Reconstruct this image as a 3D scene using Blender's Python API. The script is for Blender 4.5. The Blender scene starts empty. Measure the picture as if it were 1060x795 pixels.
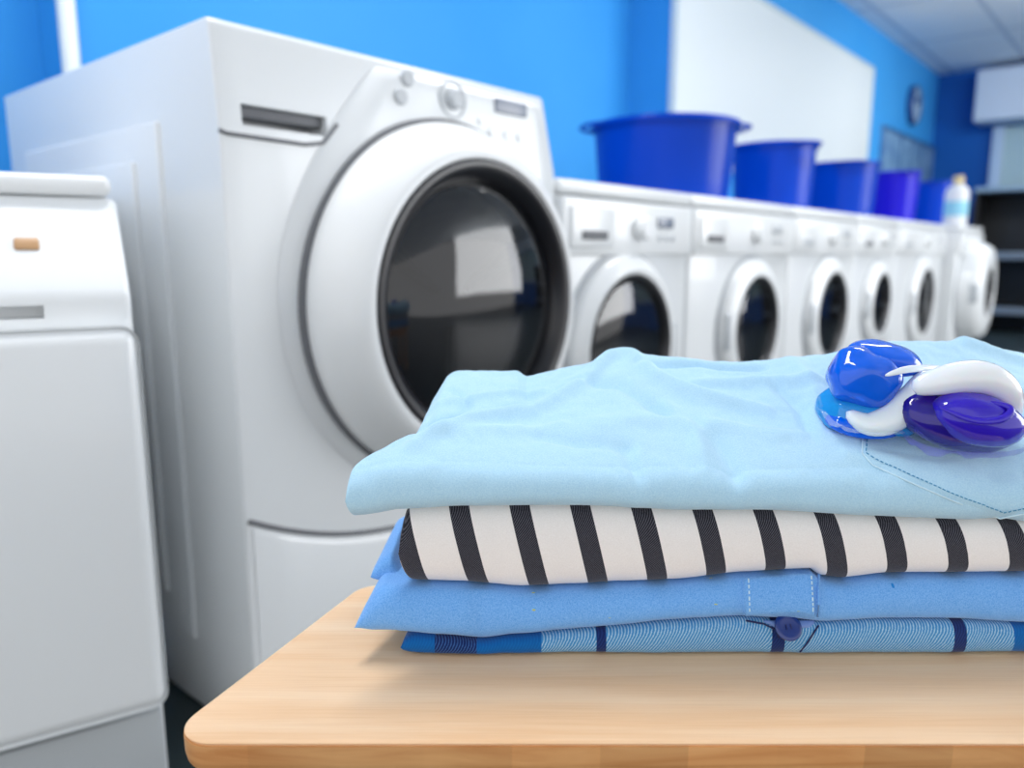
import bpy, bmesh, math, random
from math import sin, cos, pi, radians, sqrt, atan2, exp
from mathutils import Vector, Matrix, noise
from mathutils.bvhtree import BVHTree

# ------------------------------------------------------------------ camera
FPX = 788.0; CX = 530.0; CY = 397.5
PITCH = atan2(135.5, 788.0)
YAW = atan2(687.0, 799.6)              # row of machines (+X) lies this far right of the view
EYE = 0.71
FW = Vector((cos(YAW), sin(YAW), 0)); RT = Vector((sin(YAW), -cos(YAW), 0))
scene = bpy.context.scene
cam_data = bpy.data.cameras.new('camera'); cam = bpy.data.objects.new('camera', cam_data)
scene.collection.objects.link(cam); scene.camera = cam
cam.location = (0, 0, EYE)
cam.rotation_euler = (radians(90) - PITCH, 0, -(radians(90) - YAW))
cam_data.sensor_width = 36; cam_data.lens = 36 * FPX / 1060
cam_data.clip_start = 0.02; cam_data.clip_end = 60
cam_data.dof.use_dof = True
cam_data.dof.focus_distance = 0.49
cam_data.dof.aperture_fstop = (cam_data.lens / 1000) / 0.0064

# ------------------------------------------------------------------ light
world = bpy.data.worlds.new('world'); scene.world = world; world.use_nodes = True
wbg = world.node_tree.nodes['Background']
wbg.inputs[0].default_value = (0.985, 0.99, 1.0, 1); wbg.inputs[1].default_value = 0.76

def area(name, loc, target, sx, sy, watts, col=(1, 1, 1)):
    d = bpy.data.lights.new(name, 'AREA'); d.shape = 'RECTANGLE'; d.size = sx; d.size_y = sy
    d.energy = watts; d.color = col
    o = bpy.data.objects.new(name, d); scene.collection.objects.link(o)
    o.location = loc
    o.rotation_euler = (Vector(target) - Vector(loc)).to_track_quat('-Z', 'Y').to_euler()
    return o
area('daylight_from_window', (5.0, -2.9, 1.7), (2.0, 1.0, 0.8), 3.1, 2.4, 84, (0.96, 0.98, 1.0))
area('ceiling_light_near', (0.45, 0.95, 2.42), (0.4, 0.5, 0), 1.2, 0.6, 34, (1, 0.99, 0.97))
area('added_far_fill', (6.2, 0.3, 2.42), (6.8, 0.6, 0.9), 1.2, 0.6, 42, (1, 0.99, 0.98))  # added fill that brightens the far end, no known fixture
area('ceiling_light_middle', (2.6, 0.55, 2.42), (2.9, 1.0, 0), 1.2, 0.6, 34, (1, 0.99, 0.98))

scene.view_settings.view_transform = 'Standard'
scene.view_settings.look = 'None'
scene.view_settings.gamma = 1.0
scene.view_settings.use_curve_mapping = False
scene.view_settings.exposure = 0.8

# ------------------------------------------------------------------ helpers
C = scene.collection
def srgb(r, g, b):
    f = lambda c: (c / 255 / 12.92) if c <= 10 else ((c / 255 + 0.055) / 1.055) ** 2.4
    return (f(r), f(g), f(b), 1)
def mat(name, col, rough=0.5, metal=0.0, spec=0.5, coat=0.0, trans=0.0, alpha=1.0, ior=1.5, sss=0.0, sheen=0.0):
    m = bpy.data.materials.new(name); m.use_nodes = True
    b = m.node_tree.nodes['Principled BSDF']
    b.inputs['Base Color'].default_value = col
    b.inputs['Roughness'].default_value = rough; b.inputs['Metallic'].default_value = metal
    b.inputs['Specular IOR Level'].default_value = spec
    b.inputs['Coat Weight'].default_value = coat
    b.inputs['Transmission Weight'].default_value = trans
    b.inputs['Alpha'].default_value = alpha; b.inputs['IOR'].default_value = ior
    b.inputs['Subsurface Weight'].default_value = sss
    b.inputs['Sheen Weight'].default_value = sheen
    return m
class NT:
    def __init__(s, m): s.t = m.node_tree; s.b = s.t.nodes['Principled BSDF']
    def n(s, kind, **kw):
        x = s.t.nodes.new(kind)
        for k, v in kw.items():
            if k.startswith('i_'):
                key = k[2:]
                key = int(key) if key.isdigit() else key.replace('_', ' ')
                x.inputs[key].default_value = v
            else: setattr(x, k, v)
        return x
    def l(s, a, b): s.t.links.new(a, b)
def add_noise_color(m, c1, c2, scale=(20, 20, 20), detail=3, coord='Object', lo=0.35, hi=0.65, bump=0.0, bscale=1.0, distort=0.0, bdist=0.001):
    k = NT(m)
    tc = k.n('ShaderNodeTexCoord'); mp = k.n('ShaderNodeMapping'); mp.inputs['Scale'].default_value = scale
    nz = k.n('ShaderNodeTexNoise'); nz.inputs['Scale'].default_value = 1; nz.inputs['Detail'].default_value = detail
    nz.inputs['Distortion'].default_value = distort
    cr = k.n('ShaderNodeValToRGB'); cr.color_ramp.elements[0].position = lo; cr.color_ramp.elements[1].position = hi
    cr.color_ramp.elements[0].color = c1; cr.color_ramp.elements[1].color = c2
    k.l(tc.outputs[coord], mp.inputs[0]); k.l(mp.outputs[0], nz.inputs['Vector']); k.l(nz.outputs['Fac'], cr.inputs[0])
    k.l(cr.outputs[0], k.b.inputs['Base Color'])
    if bump:
        bp = k.n('ShaderNodeBump'); bp.inputs['Strength'].default_value = bump; bp.inputs['Distance'].default_value = bdist
        k.l(nz.outputs['Fac'], bp.inputs['Height']); k.l(bp.outputs[0], k.b.inputs['Normal'])
    return k, cr
def link(name, bm, m, parent=None, smooth=True, angle=40):
    me = bpy.data.meshes.new(name)
    bmesh.ops.recalc_face_normals(bm, faces=bm.faces)
    bm.to_mesh(me); bm.free()
    if m is not None: me.materials.append(m)
    if smooth:
        me.polygons.foreach_set('use_smooth', [True] * len(me.polygons))
        me.set_sharp_from_angle(angle=radians(angle))
    o = bpy.data.objects.new(name, me); C.objects.link(o)
    if parent: o.parent = parent
    return o
def tag(o, label, cat, group=None):
    o['label'] = label; o['category'] = cat
    if group: o['group'] = group
    return o
def struct(o): o['kind'] = 'structure'; return o
def thing(name, label, cat, loc=(0, 0, 0), rz=0, group=None):
    o = bpy.data.objects.new(name, None); C.objects.link(o); o.empty_display_size = 0.05
    o.location = loc; o.rotation_euler = (0, 0, rz); return tag(o, label, cat, group)
def box(bm, x0, x1, y0, y1, z0, z1, bev=0.0, seg=3):
    r = bmesh.ops.create_cube(bm, size=1)
    vs = r['verts']
    for v in vs:
        v.co = Vector((x0 + (v.co.x + .5) * (x1 - x0), y0 + (v.co.y + .5) * (y1 - y0), z0 + (v.co.z + .5) * (z1 - z0)))
    if bev:
        es = list({e for v in vs for e in v.link_edges})
        bmesh.ops.bevel(bm, geom=es, offset=bev, segments=seg, affect='EDGES', profile=0.5)
    return bm
def nbox(*a, **k): return box(bmesh.new(), *a, **k)
def extrude_profile(bm, pts, x0, x1, bev=0.0, seg=3):
    """closed polygon pts (y,z) swept along x"""
    A = [bm.verts.new((x0, y, z)) for y, z in pts]; B = [bm.verts.new((x1, y, z)) for y, z in pts]
    n = len(pts)
    bm.faces.new(A); bm.faces.new(B[::-1])
    for i in range(n): bm.faces.new((A[i], A[(i + 1) % n], B[(i + 1) % n], B[i]))
    bmesh.ops.recalc_face_normals(bm, faces=bm.faces)
    if bev: bmesh.ops.bevel(bm, geom=[e for e in bm.edges if len(e.link_faces) == 2 and e.calc_face_angle(0) > 0.3], offset=bev, segments=seg, affect='EDGES', profile=0.5, clamp_overlap=True)
    return bm
def lathe_y(bm, prof, cx, cz, n=96, y0=0.0, closed=False):
    """prof: (r, y) turned about an axis along Y"""
    rings = []
    for r, y in prof:
        if r < 1e-6: rings.append([bm.verts.new((cx, y0 + y, cz))])
        else: rings.append([bm.verts.new((cx + r * cos(2 * pi * i / n), y0 + y, cz + r * sin(2 * pi * i / n))) for i in range(n)])
    m = len(rings)
    for k in range(m if closed else m - 1):
        a, b = rings[k], rings[(k + 1) % m]
        for i in range(n):
            j = (i + 1) % n
            if len(a) == 1 and len(b) == 1: continue
            if len(a) == 1: bm.faces.new((a[0], b[i], b[j]))
            elif len(b) == 1: bm.faces.new((a[i], a[j], b[0]))
            else: bm.faces.new((a[i], a[j], b[j], b[i]))
    return bm
def lathe_z(bm, prof, n=64, c=(0, 0), closed=False):
    rings = []
    for r, z in prof:
        if r < 1e-6: rings.append([bm.verts.new((c[0], c[1], z))])
        else: rings.append([bm.verts.new((c[0] + r * cos(2 * pi * i / n), c[1] + r * sin(2 * pi * i / n), z)) for i in range(n)])
    m = len(rings)
    for k in range(m if closed else m - 1):
        a, b = rings[k], rings[(k + 1) % m]
        for i in range(n):
            j = (i + 1) % n
            if len(a) == 1: bm.faces.new((a[0], b[i], b[j]))
            elif len(b) == 1: bm.faces.new((a[i], a[j], b[0]))
            else: bm.faces.new((a[i], a[j], b[j], b[i]))
    return bm
def tube(bm, pts, rad, n=10, flat=1.0, upv=Vector((0, 0, 1))):
    """tube along pts; rad number or list; flat scales the second radius"""
    pts = [Vector(p) for p in pts]; rings = []
    for i, p in enumerate(pts):
        t = (pts[min(i + 1, len(pts) - 1)] - pts[max(i - 1, 0)]).normalized()
        a = t.cross(upv)
        if a.length < 1e-4: a = t.cross(Vector((1, 0, 0)))
        a.normalize(); b = a.cross(t).normalized()
        r = rad[i] if isinstance(rad, (list, tuple)) else rad
        rings.append([bm.verts.new(p + a * r * cos(2 * pi * k / n) + b * r * flat * sin(2 * pi * k / n)) for k in range(n)])
    for a, b in zip(rings, rings[1:]):
        for i in range(n): bm.faces.new((a[i], a[(i + 1) % n], b[(i + 1) % n], b[i]))
    bm.faces.new(rings[0]); bm.faces.new(rings[-1][::-1])
    return bm
def recess(bm, x0, x1, z0, z1, depth, shrink=0.0):
    """push a rectangle of the front (-Y) skin inwards"""
    for co, no in (((x0, 0, 0), (1, 0, 0)), ((x1, 0, 0), (1, 0, 0)), ((0, 0, z0), (0, 0, 1)), ((0, 0, z1), (0, 0, 1))):
        bmesh.ops.bisect_plane(bm, geom=list(bm.verts) + list(bm.edges) + list(bm.faces), plane_co=co, plane_no=no)
    bm.normal_update()
    fs = [f for f in bm.faces if f.normal.y < -0.5 and x0 < f.calc_center_median().x < x1 and z0 < f.calc_center_median().z < z1]
    r = bmesh.ops.extrude_face_region(bm, geom=fs)
    vs = [g for g in r['geom'] if isinstance(g, bmesh.types.BMVert)]
    cz = (z0 + z1) / 2
    for v in vs:
        v.co.y += depth; v.co.z = cz + (v.co.z - cz) * (1 - shrink)
    bmesh.ops.delete(bm, geom=fs, context='FACES')
def lerp(a, b, t): return a + (b - a) * t
def interp(tab, x):
    if x <= tab[0][0]: return tab[0][1]
    for (a, va), (b, vb) in zip(tab, tab[1:]):
        if x <= b:
            t = (x - a) / (b - a); t = t * t * (3 - 2 * t) * 0.5 + t * 0.5
            return va + (vb - va) * t
    return tab[-1][1]
def nz(x, y, z=0): return noise.noise(Vector((x, y, z)))

# picture measurements -> places in the room (camera-aligned frame: l right, d forward, z up)
def ray_hv(py): return FPX * cos(PITCH) + (CY - py) * sin(PITCH), -FPX * sin(PITCH) + (CY - py) * cos(PITCH)
def lz(px, py, d):
    h, v = ray_hv(py); return (px - CX) * d / h, EYE + d * v / h
def wdir(px, py):
    h, v = ray_hv(py); return FW * h + RT * (px - CX) + Vector((0, 0, v))
def on_plane(px, py, axis, val):
    d = wdir(px, py); o = Vector((0, 0, EYE)); return o + d * ((val - o[axis]) / d[axis])

# ------------------------------------------------------------------ materials
M = {}
M['enamel'] = mat('white_enamel', (0.80, 0.825, 0.84, 1), 0.28, spec=0.5, coat=0.25)
M['enamel_side'] = mat('white_enamel_side', (0.77, 0.80, 0.825, 1), 0.4)
M['plastic'] = mat('white_plastic', (0.84, 0.86, 0.87, 1), 0.3, coat=0.2)
M['kick'] = mat('grey_base', (0.42, 0.45, 0.47, 1), 0.5)
M['seam'] = mat('dark_gap', (0.16, 0.165, 0.18, 1), 0.6)
M['bezel'] = mat('black_bezel', (0.012, 0.012, 0.016, 1), 0.3)
M['drum'] = mat('drum_dark', (0.035, 0.036, 0.042, 1), 0.3, metal=0.5)
M['grey'] = mat('control_grey', (0.50, 0.53, 0.56, 1), 0.4)
M['display'] = mat('display_grey', (0.22, 0.25, 0.32, 1), 0.25)
M['amber'] = mat('amber_button', srgb(190, 150, 110), 0.4)
gl = mat('door_glass', (0.010, 0.011, 0.014, 1), 0.05, spec=1.0, coat=0.25)
k = NT(gl)
tr = k.n('ShaderNodeBsdfTransparent'); tr.inputs[0].default_value = (0.35, 0.37, 0.42, 1)
mx = k.n('ShaderNodeMixShader'); mx.inputs[0].default_value = 0.40
out = k.t.nodes['Material Output']
k.l(k.b.outputs[0], mx.inputs[1]); k.l(tr.outputs[0], mx.inputs[2]); k.l(mx.outputs[0], out.inputs[0])
M['glass'] = gl

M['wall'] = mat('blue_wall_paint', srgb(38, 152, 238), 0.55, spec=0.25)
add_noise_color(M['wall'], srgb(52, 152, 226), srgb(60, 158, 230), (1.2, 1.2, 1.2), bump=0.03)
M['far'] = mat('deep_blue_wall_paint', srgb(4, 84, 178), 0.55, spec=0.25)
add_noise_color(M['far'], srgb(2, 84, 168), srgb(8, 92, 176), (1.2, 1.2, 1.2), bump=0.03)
M['pipe'] = mat('white_pipe', (0.82, 0.88, 0.88, 1), 0.4)
M['board'] = mat('whiteboard_face', (0.70, 0.765, 0.79, 1), 0.45)
M['floor'] = mat('dark_floor_tile', srgb(44, 56, 58), 0.4)
k = NT(M['floor']); br = k.n('ShaderNodeTexBrick'); br.offset = 0
br.inputs['Color1'].default_value = srgb(48, 60, 62); br.inputs['Color2'].default_value = srgb(42, 54, 57); br.inputs['Mortar'].default_value = srgb(30, 36, 38)
br.inputs['Scale'].default_value = 1; br.inputs['Brick Width'].default_value = 0.4; br.inputs['Row Height'].default_value = 0.4; br.inputs['Mortar Size'].default_value = 0.006
tc = k.n('ShaderNodeTexCoord'); k.l(tc.outputs['Object'], br.inputs[0]); k.l(br.outputs[0], k.b.inputs['Base Color'])
M['ceil'] = mat('ceiling_tile', (0.62, 0.68, 0.76, 1), 0.8)
k = NT(M['ceil']); br = k.n('ShaderNodeTexBrick'); br.offset = 0
br.inputs['Color1'].default_value = (0.90, 0.94, 0.97, 1); br.inputs['Color2'].default_value = (0.86, 0.90, 0.94, 1); br.inputs['Mortar'].default_value = (0.60, 0.67, 0.76, 1)
br.inputs['Scale'].default_value = 1; br.inputs['Brick Width'].default_value = 1.2; br.inputs['Row Height'].default_value = 0.6; br.inputs['Mortar Size'].default_value = 0.02
tc = k.n('ShaderNodeTexCoord'); k.l(tc.outputs['Object'], br.inputs[0]); k.l(br.outputs[0], k.b.inputs['Base Color'])
M['blind'] = mat('pale_blind', srgb(206, 220, 236), 0.7)
M['frame'] = mat('window_frame_white', srgb(170, 195, 222), 0.5)
M['pane'] = mat('frosted_pane', srgb(160, 188, 198), 0.25)
M['basin'] = mat('blue_plastic', srgb(0, 60, 178), 0.22, spec=.14, coat=0.0, sss=0.0)
M['basin_violet'] = mat('violet_plastic', srgb(34, 26, 200), 0.22, spec=.14, coat=0.0)
M['basin_bright'] = mat('bright_blue_plastic', srgb(4, 66, 196), 0.22, spec=.14, coat=0.0)
M['black'] = mat('black_shelf', srgb(22, 24, 28), 0.5)
M['shelf_edge'] = mat('grey_shelf_edge', srgb(120, 132, 145), 0.4)
M['notice'] = mat('notice_sheet', srgb(96, 140, 182), 0.6)
add_noise_color(M['notice'], srgb(82, 124, 170), srgb(120, 160, 195), (6, 6, 5), detail=2)
M['clock_face'] = mat('clock_face', srgb(150, 178, 205), 0.4)
M['clock_rim'] = mat('clock_rim', srgb(30, 70, 130), 0.4)

# wood
M['wood'] = mat('maple_top', srgb(236, 200, 165), 0.5, spec=.2)
k, cr = add_noise_color(M['wood'], srgb(240, 194, 148), srgb(251, 218, 182), (3.2, 42, 42), detail=6, lo=0.3, hi=0.7, bump=0.05, distort=0.6, bdist=0.0005)
nz2 = k.n('ShaderNodeTexNoise'); mp2 = k.n('ShaderNodeMapping'); mp2.inputs['Scale'].default_value = (14, 900, 60); tc2 = k.n('ShaderNodeTexCoord')
k.l(tc2.outputs['Object'], mp2.inputs[0]); k.l(mp2.outputs[0], nz2.inputs['Vector']); nz2.inputs['Scale'].default_value = 1; nz2.inputs['Detail'].default_value = 4
mm = k.n('ShaderNodeMix', data_type='RGBA', blend_type='MULTIPLY'); mm.inputs[0].default_value = 0.5
cr2 = k.n('ShaderNodeValToRGB'); cr2.color_ramp.elements[0].position = 0.35; cr2.color_ramp.elements[1].position = 0.55
cr2.color_ramp.elements[0].color = (0.90, 0.86, 0.81, 1); cr2.color_ramp.elements[1].color = (1, 1, 1, 1)
k.l(nz2.outputs['Fac'], cr2.inputs[0]); k.l(cr.outputs[0], mm.inputs['A']); k.l(cr2.outputs[0], mm.inputs['B']); k.l(mm.outputs['Result'], k.b.inputs['Base Color'])
M['wood_edge'] = mat('maple_edge_blocks', srgb(214, 150, 88), 0.42, coat=0.1)
k, cr = add_noise_color(M['wood_edge'], srgb(208, 142, 84), srgb(238, 182, 122), (9, 20, 90), detail=5, lo=0.3, hi=0.72, distort=1.2, bump=0.05, bdist=0.0005)
tc3 = k.n('ShaderNodeTexCoord'); sx = k.n('ShaderNodeSeparateXYZ'); k.l(tc3.outputs['Object'], sx.inputs[0])
m1 = k.n('ShaderNodeMath', operation='MULTIPLY'); m1.inputs[1].default_value = 21.0; k.l(sx.outputs[0], m1.inputs[0])
fl = k.n('ShaderNodeMath', operation='FLOOR'); k.l(m1.outputs[0], fl.inputs[0])
wn = k.n('ShaderNodeTexWhiteNoise', noise_dimensions='1D'); k.l(fl.outputs[0], wn.inputs['W'])
mr = k.n('ShaderNodeMapRange'); mr.inputs['To Min'].default_value = 0.86; mr.inputs['To Max'].default_value = 1.08; k.l(wn.outputs[0], mr.inputs[0])
mm = k.n('ShaderNodeMix', data_type='RGBA', blend_type='MULTIPLY'); mm.inputs[0].default_value = 1.0
k.l(cr.outputs[0], mm.inputs['A']); k.l(mr.outputs[0], mm.inputs['B']); k.l(mm.outputs['Result'], k.b.inputs['Base Color'])

def weave_bump(k, sx=2600, sy=2600, strength=0.25, dist=0.0003, base=None):
    """woven thread relief from the cloth's own UVs (metres)"""
    uv = k.n('ShaderNodeTexCoord'); mp = k.n('ShaderNodeMapping'); mp.inputs['Scale'].default_value = (sx, sy, sy)
    n1 = k.n('ShaderNodeTexNoise'); n1.inputs['Scale'].default_value = 1.0; n1.inputs['Detail'].default_value = 2
    k.l(uv.outputs['Object'], mp.inputs[0]); k.l(mp.outputs[0], n1.inputs['Vector'])
    bp = k.n('ShaderNodeBump'); bp.inputs['Strength'].default_value = strength; bp.inputs['Distance'].default_value = dist
    k.l(n1.outputs['Fac'], bp.inputs['Height']); k.l(bp.outputs[0], k.b.inputs['Normal'])
    return n1
def cloth_mat(name, c1, c2, sc=1500, rough=0.85, sheen=0.25):
    m = mat(name, c1, rough, spec=0.2, sheen=sheen); k = NT(m)
    n1 = weave_bump(k, sc, sc, 0.35, 0.0003)
    cr = k.n('ShaderNodeValToRGB'); cr.color_ramp.elements[0].position = 0.3; cr.color_ramp.elements[1].position = 0.7
    cr.color_ramp.elements[0].color = c1; cr.color_ramp.elements[1].color = c2
    k.l(n1.outputs['Fac'], cr.inputs[0]); k.l(cr.outputs[0], k.b.inputs['Base Color'])
    return m, k, cr
M['light_shirt'], _, _ = cloth_mat('pale_blue_cotton', srgb(168, 211, 235), srgb(192, 226, 244), 1300)
M['chambray'], k, cr = cloth_mat('chambray_blue', srgb(92, 156, 228), srgb(130, 186, 244), 1300)
# rare coloured slubs in the chambray
uv = k.n('ShaderNodeUVMap'); mp = k.n('ShaderNodeMapping'); mp.inputs['Scale'].default_value = (60, 220, 1)
vo = k.n('ShaderNodeTexVoronoi'); vo.inputs['Scale'].default_value = 1.0
k.l(uv.outputs[0], mp.inputs[0]); k.l(mp.outputs[0], vo.inputs['Vector'])
lt = k.n('ShaderNodeMath', operation='LESS_THAN'); lt.inputs[1].default_value = 0.07; k.l(vo.outputs['Distance'], lt.inputs[0])
sp = k.n('ShaderNodeSeparateColor'); k.l(vo.outputs['Color'], sp.inputs[0])
g2 = k.n('ShaderNodeMath', operation='GREATER_THAN'); g2.inputs[1].default_value = 0.72; k.l(sp.outputs[0], g2.inputs[0])
ml = k.n('ShaderNodeMath', operation='MULTIPLY'); k.l(lt.outputs[0], ml.inputs[0]); k.l(g2.outputs[0], ml.inputs[1])
fc = k.n('ShaderNodeValToRGB'); fc.color_ramp.interpolation = 'CONSTANT'
fc.color_ramp.elements[0].color = srgb(20, 130, 215); fc.color_ramp.elements[1].position = 0.6; fc.color_ramp.elements[1].color = srgb(190, 200, 120)
k.l(sp.outputs[1], fc.inputs[0])
mx = k.n('ShaderNodeMix', data_type='RGBA'); k.l(ml.outputs[0], mx.inputs[0]); k.l(cr.outputs[0], mx.inputs['A']); k.l(fc.outputs[0], mx.inputs['B'])
k.l(mx.outputs['Result'], k.b.inputs['Base Color'])

def twill(k, scale, ang, lo, hi, amt=1.0):
    uv = k.n('ShaderNodeUVMap'); mp = k.n('ShaderNodeMapping'); mp.inputs['Rotation'].default_value = (0, 0, ang)
    wv = k.n('ShaderNodeTexWave'); wv.inputs['Scale'].default_value = scale; wv.inputs['Distortion'].default_value = 2.2; wv.inputs['Detail'].default_value = 3; wv.inputs['Detail Scale'].default_value = 9
    k.l(uv.outputs[0], mp.inputs[0]); k.l(mp.outputs[0], wv.inputs['Vector'])
    mr = k.n('ShaderNodeMapRange'); mr.inputs['From Min'].default_value = lo; mr.inputs['From Max'].default_value = hi; mr.clamp = True
    k.l(wv.outputs['Fac'], mr.inputs[0]); return mr
# cream cloth with black woven stripes: u is metres across the cloth
SP_PER = 0.0390; SP_W = 0.335
M['stripe'] = mat('cream_black_stripe', srgb(235, 228, 222), 0.9, spec=0.15, sheen=0.2)
k = NT(M['stripe']); n1 = weave_bump(k, 1300, 1300, 0.3, 0.0003)
uv = k.n('ShaderNodeUVMap'); sx = k.n('ShaderNodeSeparateXYZ'); k.l(uv.outputs[0], sx.inputs[0])
a = k.n('ShaderNodeMath', operation='DIVIDE'); a.inputs[1].default_value = SP_PER; k.l(sx.outputs[0], a.inputs[0])
ad = k.n('ShaderNodeMath', operation='ADD'); ad.inputs[1].default_value = .43; k.l(a.outputs[0], ad.inputs[0])
fr = k.n('ShaderNodeMath', operation='FRACT'); k.l(ad.outputs[0], fr.inputs[0])
lt = k.n('ShaderNodeMath', operation='LESS_THAN'); lt.inputs[1].default_value = SP_W; k.l(fr.outputs[0], lt.inputs[0])
tw = twill(k, 330, -0.9, 0.55, 0.95)
dk = k.n('ShaderNodeMix', data_type='RGBA'); dk.inputs['A'].default_value = srgb(34, 34, 42); dk.inputs['B'].default_value = srgb(92, 92, 102); k.l(tw.outputs[0], dk.inputs[0])
cc = k.n('ShaderNodeMix', data_type='RGBA'); cc.inputs['A'].default_value = srgb(230, 225, 222); cc.inputs['B'].default_value = srgb(248, 245, 243); k.l(n1.outputs['Fac'], cc.inputs[0])
fm = k.n('ShaderNodeMix', data_type='RGBA'); k.l(lt.outputs[0], fm.inputs[0]); k.l(cc.outputs['Result'], fm.inputs['A']); k.l(dk.outputs['Result'], fm.inputs['B'])
k.l(fm.outputs['Result'], k.b.inputs['Base Color'])
# blue plaid flannel
M['plaid'] = mat('blue_plaid_flannel', srgb(60, 130, 190), 0.9, spec=0.15, sheen=0.2)
k = NT(M['plaid']); weave_bump(k, 1300, 1300, 0.3, 0.0003)
uv = k.n('ShaderNodeUVMap'); sx = k.n('ShaderNodeSeparateXYZ'); k.l(uv.outputs[0], sx.inputs[0])
mr = k.n('ShaderNodeMapRange'); mr.inputs['From Min'].default_value = -0.12; mr.inputs['From Max'].default_value = 0.42; k.l(sx.outputs[0], mr.inputs[0])
def u_of(px): return ((px - 530) * 0.000631 + 0.12) / 0.54
BL, LT_, NV = srgb(8, 92, 164), srgb(62, 136, 192), srgb(18, 38, 92)
ramp = k.n('ShaderNodeValToRGB'); ramp.color_ramp.interpolation = 'CONSTANT'
seq = [(0, BL), (450, NV), (491, BL), (558, LT_), (614, NV), (627, LT_), (797, NV), (809, LT_), (984, NV), (996, LT_), (1048, BL)]
els = ramp.color_ramp.elements
els[0].position = 0; els[0].color = BL
els[1].position = u_of(450); els[1].color = NV
for px, c in seq[2:]:
    e = els.new(u_of(px)); e.color = c
k.l(mr.outputs[0], ramp.inputs[0])
hi = k.n('ShaderNodeValToRGB'); hi.color_ramp.interpolation = 'CONSTANT'
els = hi.color_ramp.elements; BH, LH, NH = srgb(14, 104, 176), srgb(176, 208, 226), srgb(58, 100, 160)
els[0].position = 0; els[0].color = BH; els[1].position = u_of(450); els[1].color = NH
for px, c in [(491, BH), (558, LH), (614, srgb(30, 56, 118)), (627, LH), (797, srgb(30, 56, 118)), (809, LH), (984, srgb(30, 56, 118)), (996, LH), (1048, BH)]:
    e = els.new(u_of(px)); e.color = c
k.l(mr.outputs[0], hi.inputs[0])
tw = twill(k, 185, -0.55, 0.45, 1.05)
fm = k.n('ShaderNodeMix', data_type='RGBA'); k.l(tw.outputs[0], fm.inputs[0]); k.l(ramp.outputs[0], fm.inputs['A']); k.l(hi.outputs[0], fm.inputs['B'])
k.l(fm.outputs['Result'], k.b.inputs['Base Color'])
M['thread'] = mat('pale_thread', srgb(205, 232, 245), 0.8)
M['thread_blue'] = mat('blue_thread', srgb(64, 146, 190), 0.8)  # darker blue thread for the pocket stitching
M['button'] = mat('navy_button', srgb(16, 46, 120), 0.25, coat=0.4)
M['navy_trim'] = mat('navy_binding', srgb(30, 34, 84), 0.8)
M['pale_placket'] = mat('pale_placket', srgb(120, 150, 210), 0.85)

# ------------------------------------------------------------------ room shell
WA, WB, WC = 2.32, 2.16, 1.93        # three steps of the back wall, nearer towards the far end
pa = on_plane(52, 100, 1, WA).x; pb = on_plane(66, 100, 1, WB).x
XA = (pa * 1.0 + pb) / 2
XB = on_plane(651, 50, 1, WB).x
cor = on_plane(972, 78, 1, WC); XF = cor.x; ZC = cor.z
plan = [(-1.6, WA), (XA, WA), (XA, WB), (XB, WB), (XB, WC), (XF + 0.1, WC), (XF + 0.1, WA + 0.2), (-1.6, WA + 0.2)]
bm = bmesh.new()
lo = [bm.verts.new((x, y, 0)) for x, y in plan]; hi_ = [bm.verts.new((x, y, ZC)) for x, y in plan]
bm.faces.new(lo); bm.faces.new(hi_[::-1])
for i in range(len(plan)):
    j = (i + 1) % len(plan); bm.faces.new((lo[i], lo[j], hi_[j], hi_[i]))
struct(link('wall_back', bm, M['wall'], smooth=False))
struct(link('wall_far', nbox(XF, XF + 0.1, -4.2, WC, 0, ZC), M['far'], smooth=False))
struct(link('floor', nbox(-1.6, XF + 0.1, -4.2, WA + 0.2, -0.1, 0), M['floor'], smooth=False))
struct(link('ceiling', nbox(-1.6, XF + 0.1, -4.2, WA + 0.2, ZC, ZC + 0.1), M['ceil'], smooth=False))
# pipe up the wall
px_ = on_plane(77, 100, 1, WB - 0.04)
bm = bmesh.new(); tube(bm, [(px_.x, px_.y, 0.0), (px_.x, px_.y, ZC)], 0.021, 24)
o = link('pipe', bm, M['pipe']); tag(o, 'white vertical pipe on the blue wall behind the large washing machine', 'pipe')
# far wall window with box and blind
p0 = on_plane(1013, 70, 0, XF - 0.01); p1 = on_plane(1016, 133, 0, XF - 0.01); p2 = on_plane(1024, 300, 0, XF)
o = struct(link('window_1', nbox(XF - 0.03, XF - 0.0, -3.2, p2.y, 0.85, p1.z - 0.0), M['pane'], smooth=False))
bm = bmesh.new(); box(bm, XF - 0.09, XF - 0.002, p2.y, p2.y + 0.09, 0.8, p1.z - 0.0, 0.005)
box(bm, XF - 0.09, XF - 0.002, -3.2, p2.y + 0.09, 0.75, 0.83, 0.005)
box(bm, XF - 0.09, XF - 0.002, -0.6, -0.52, 0.83, p1.z, 0.005)
link('window_frame', bm, M['frame'], o)
o = link('roller_blind', nbox(XF - 0.32, XF - 0.001, -3.2, p0.y - 0.05, p1.z + 0.02, on_plane(1016, 72, 0, XF - 0.32).z, 0.02), M['blind'])
tag(o, 'pale boxed roller blind high on the far deep blue wall above the window', 'blind')

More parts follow.
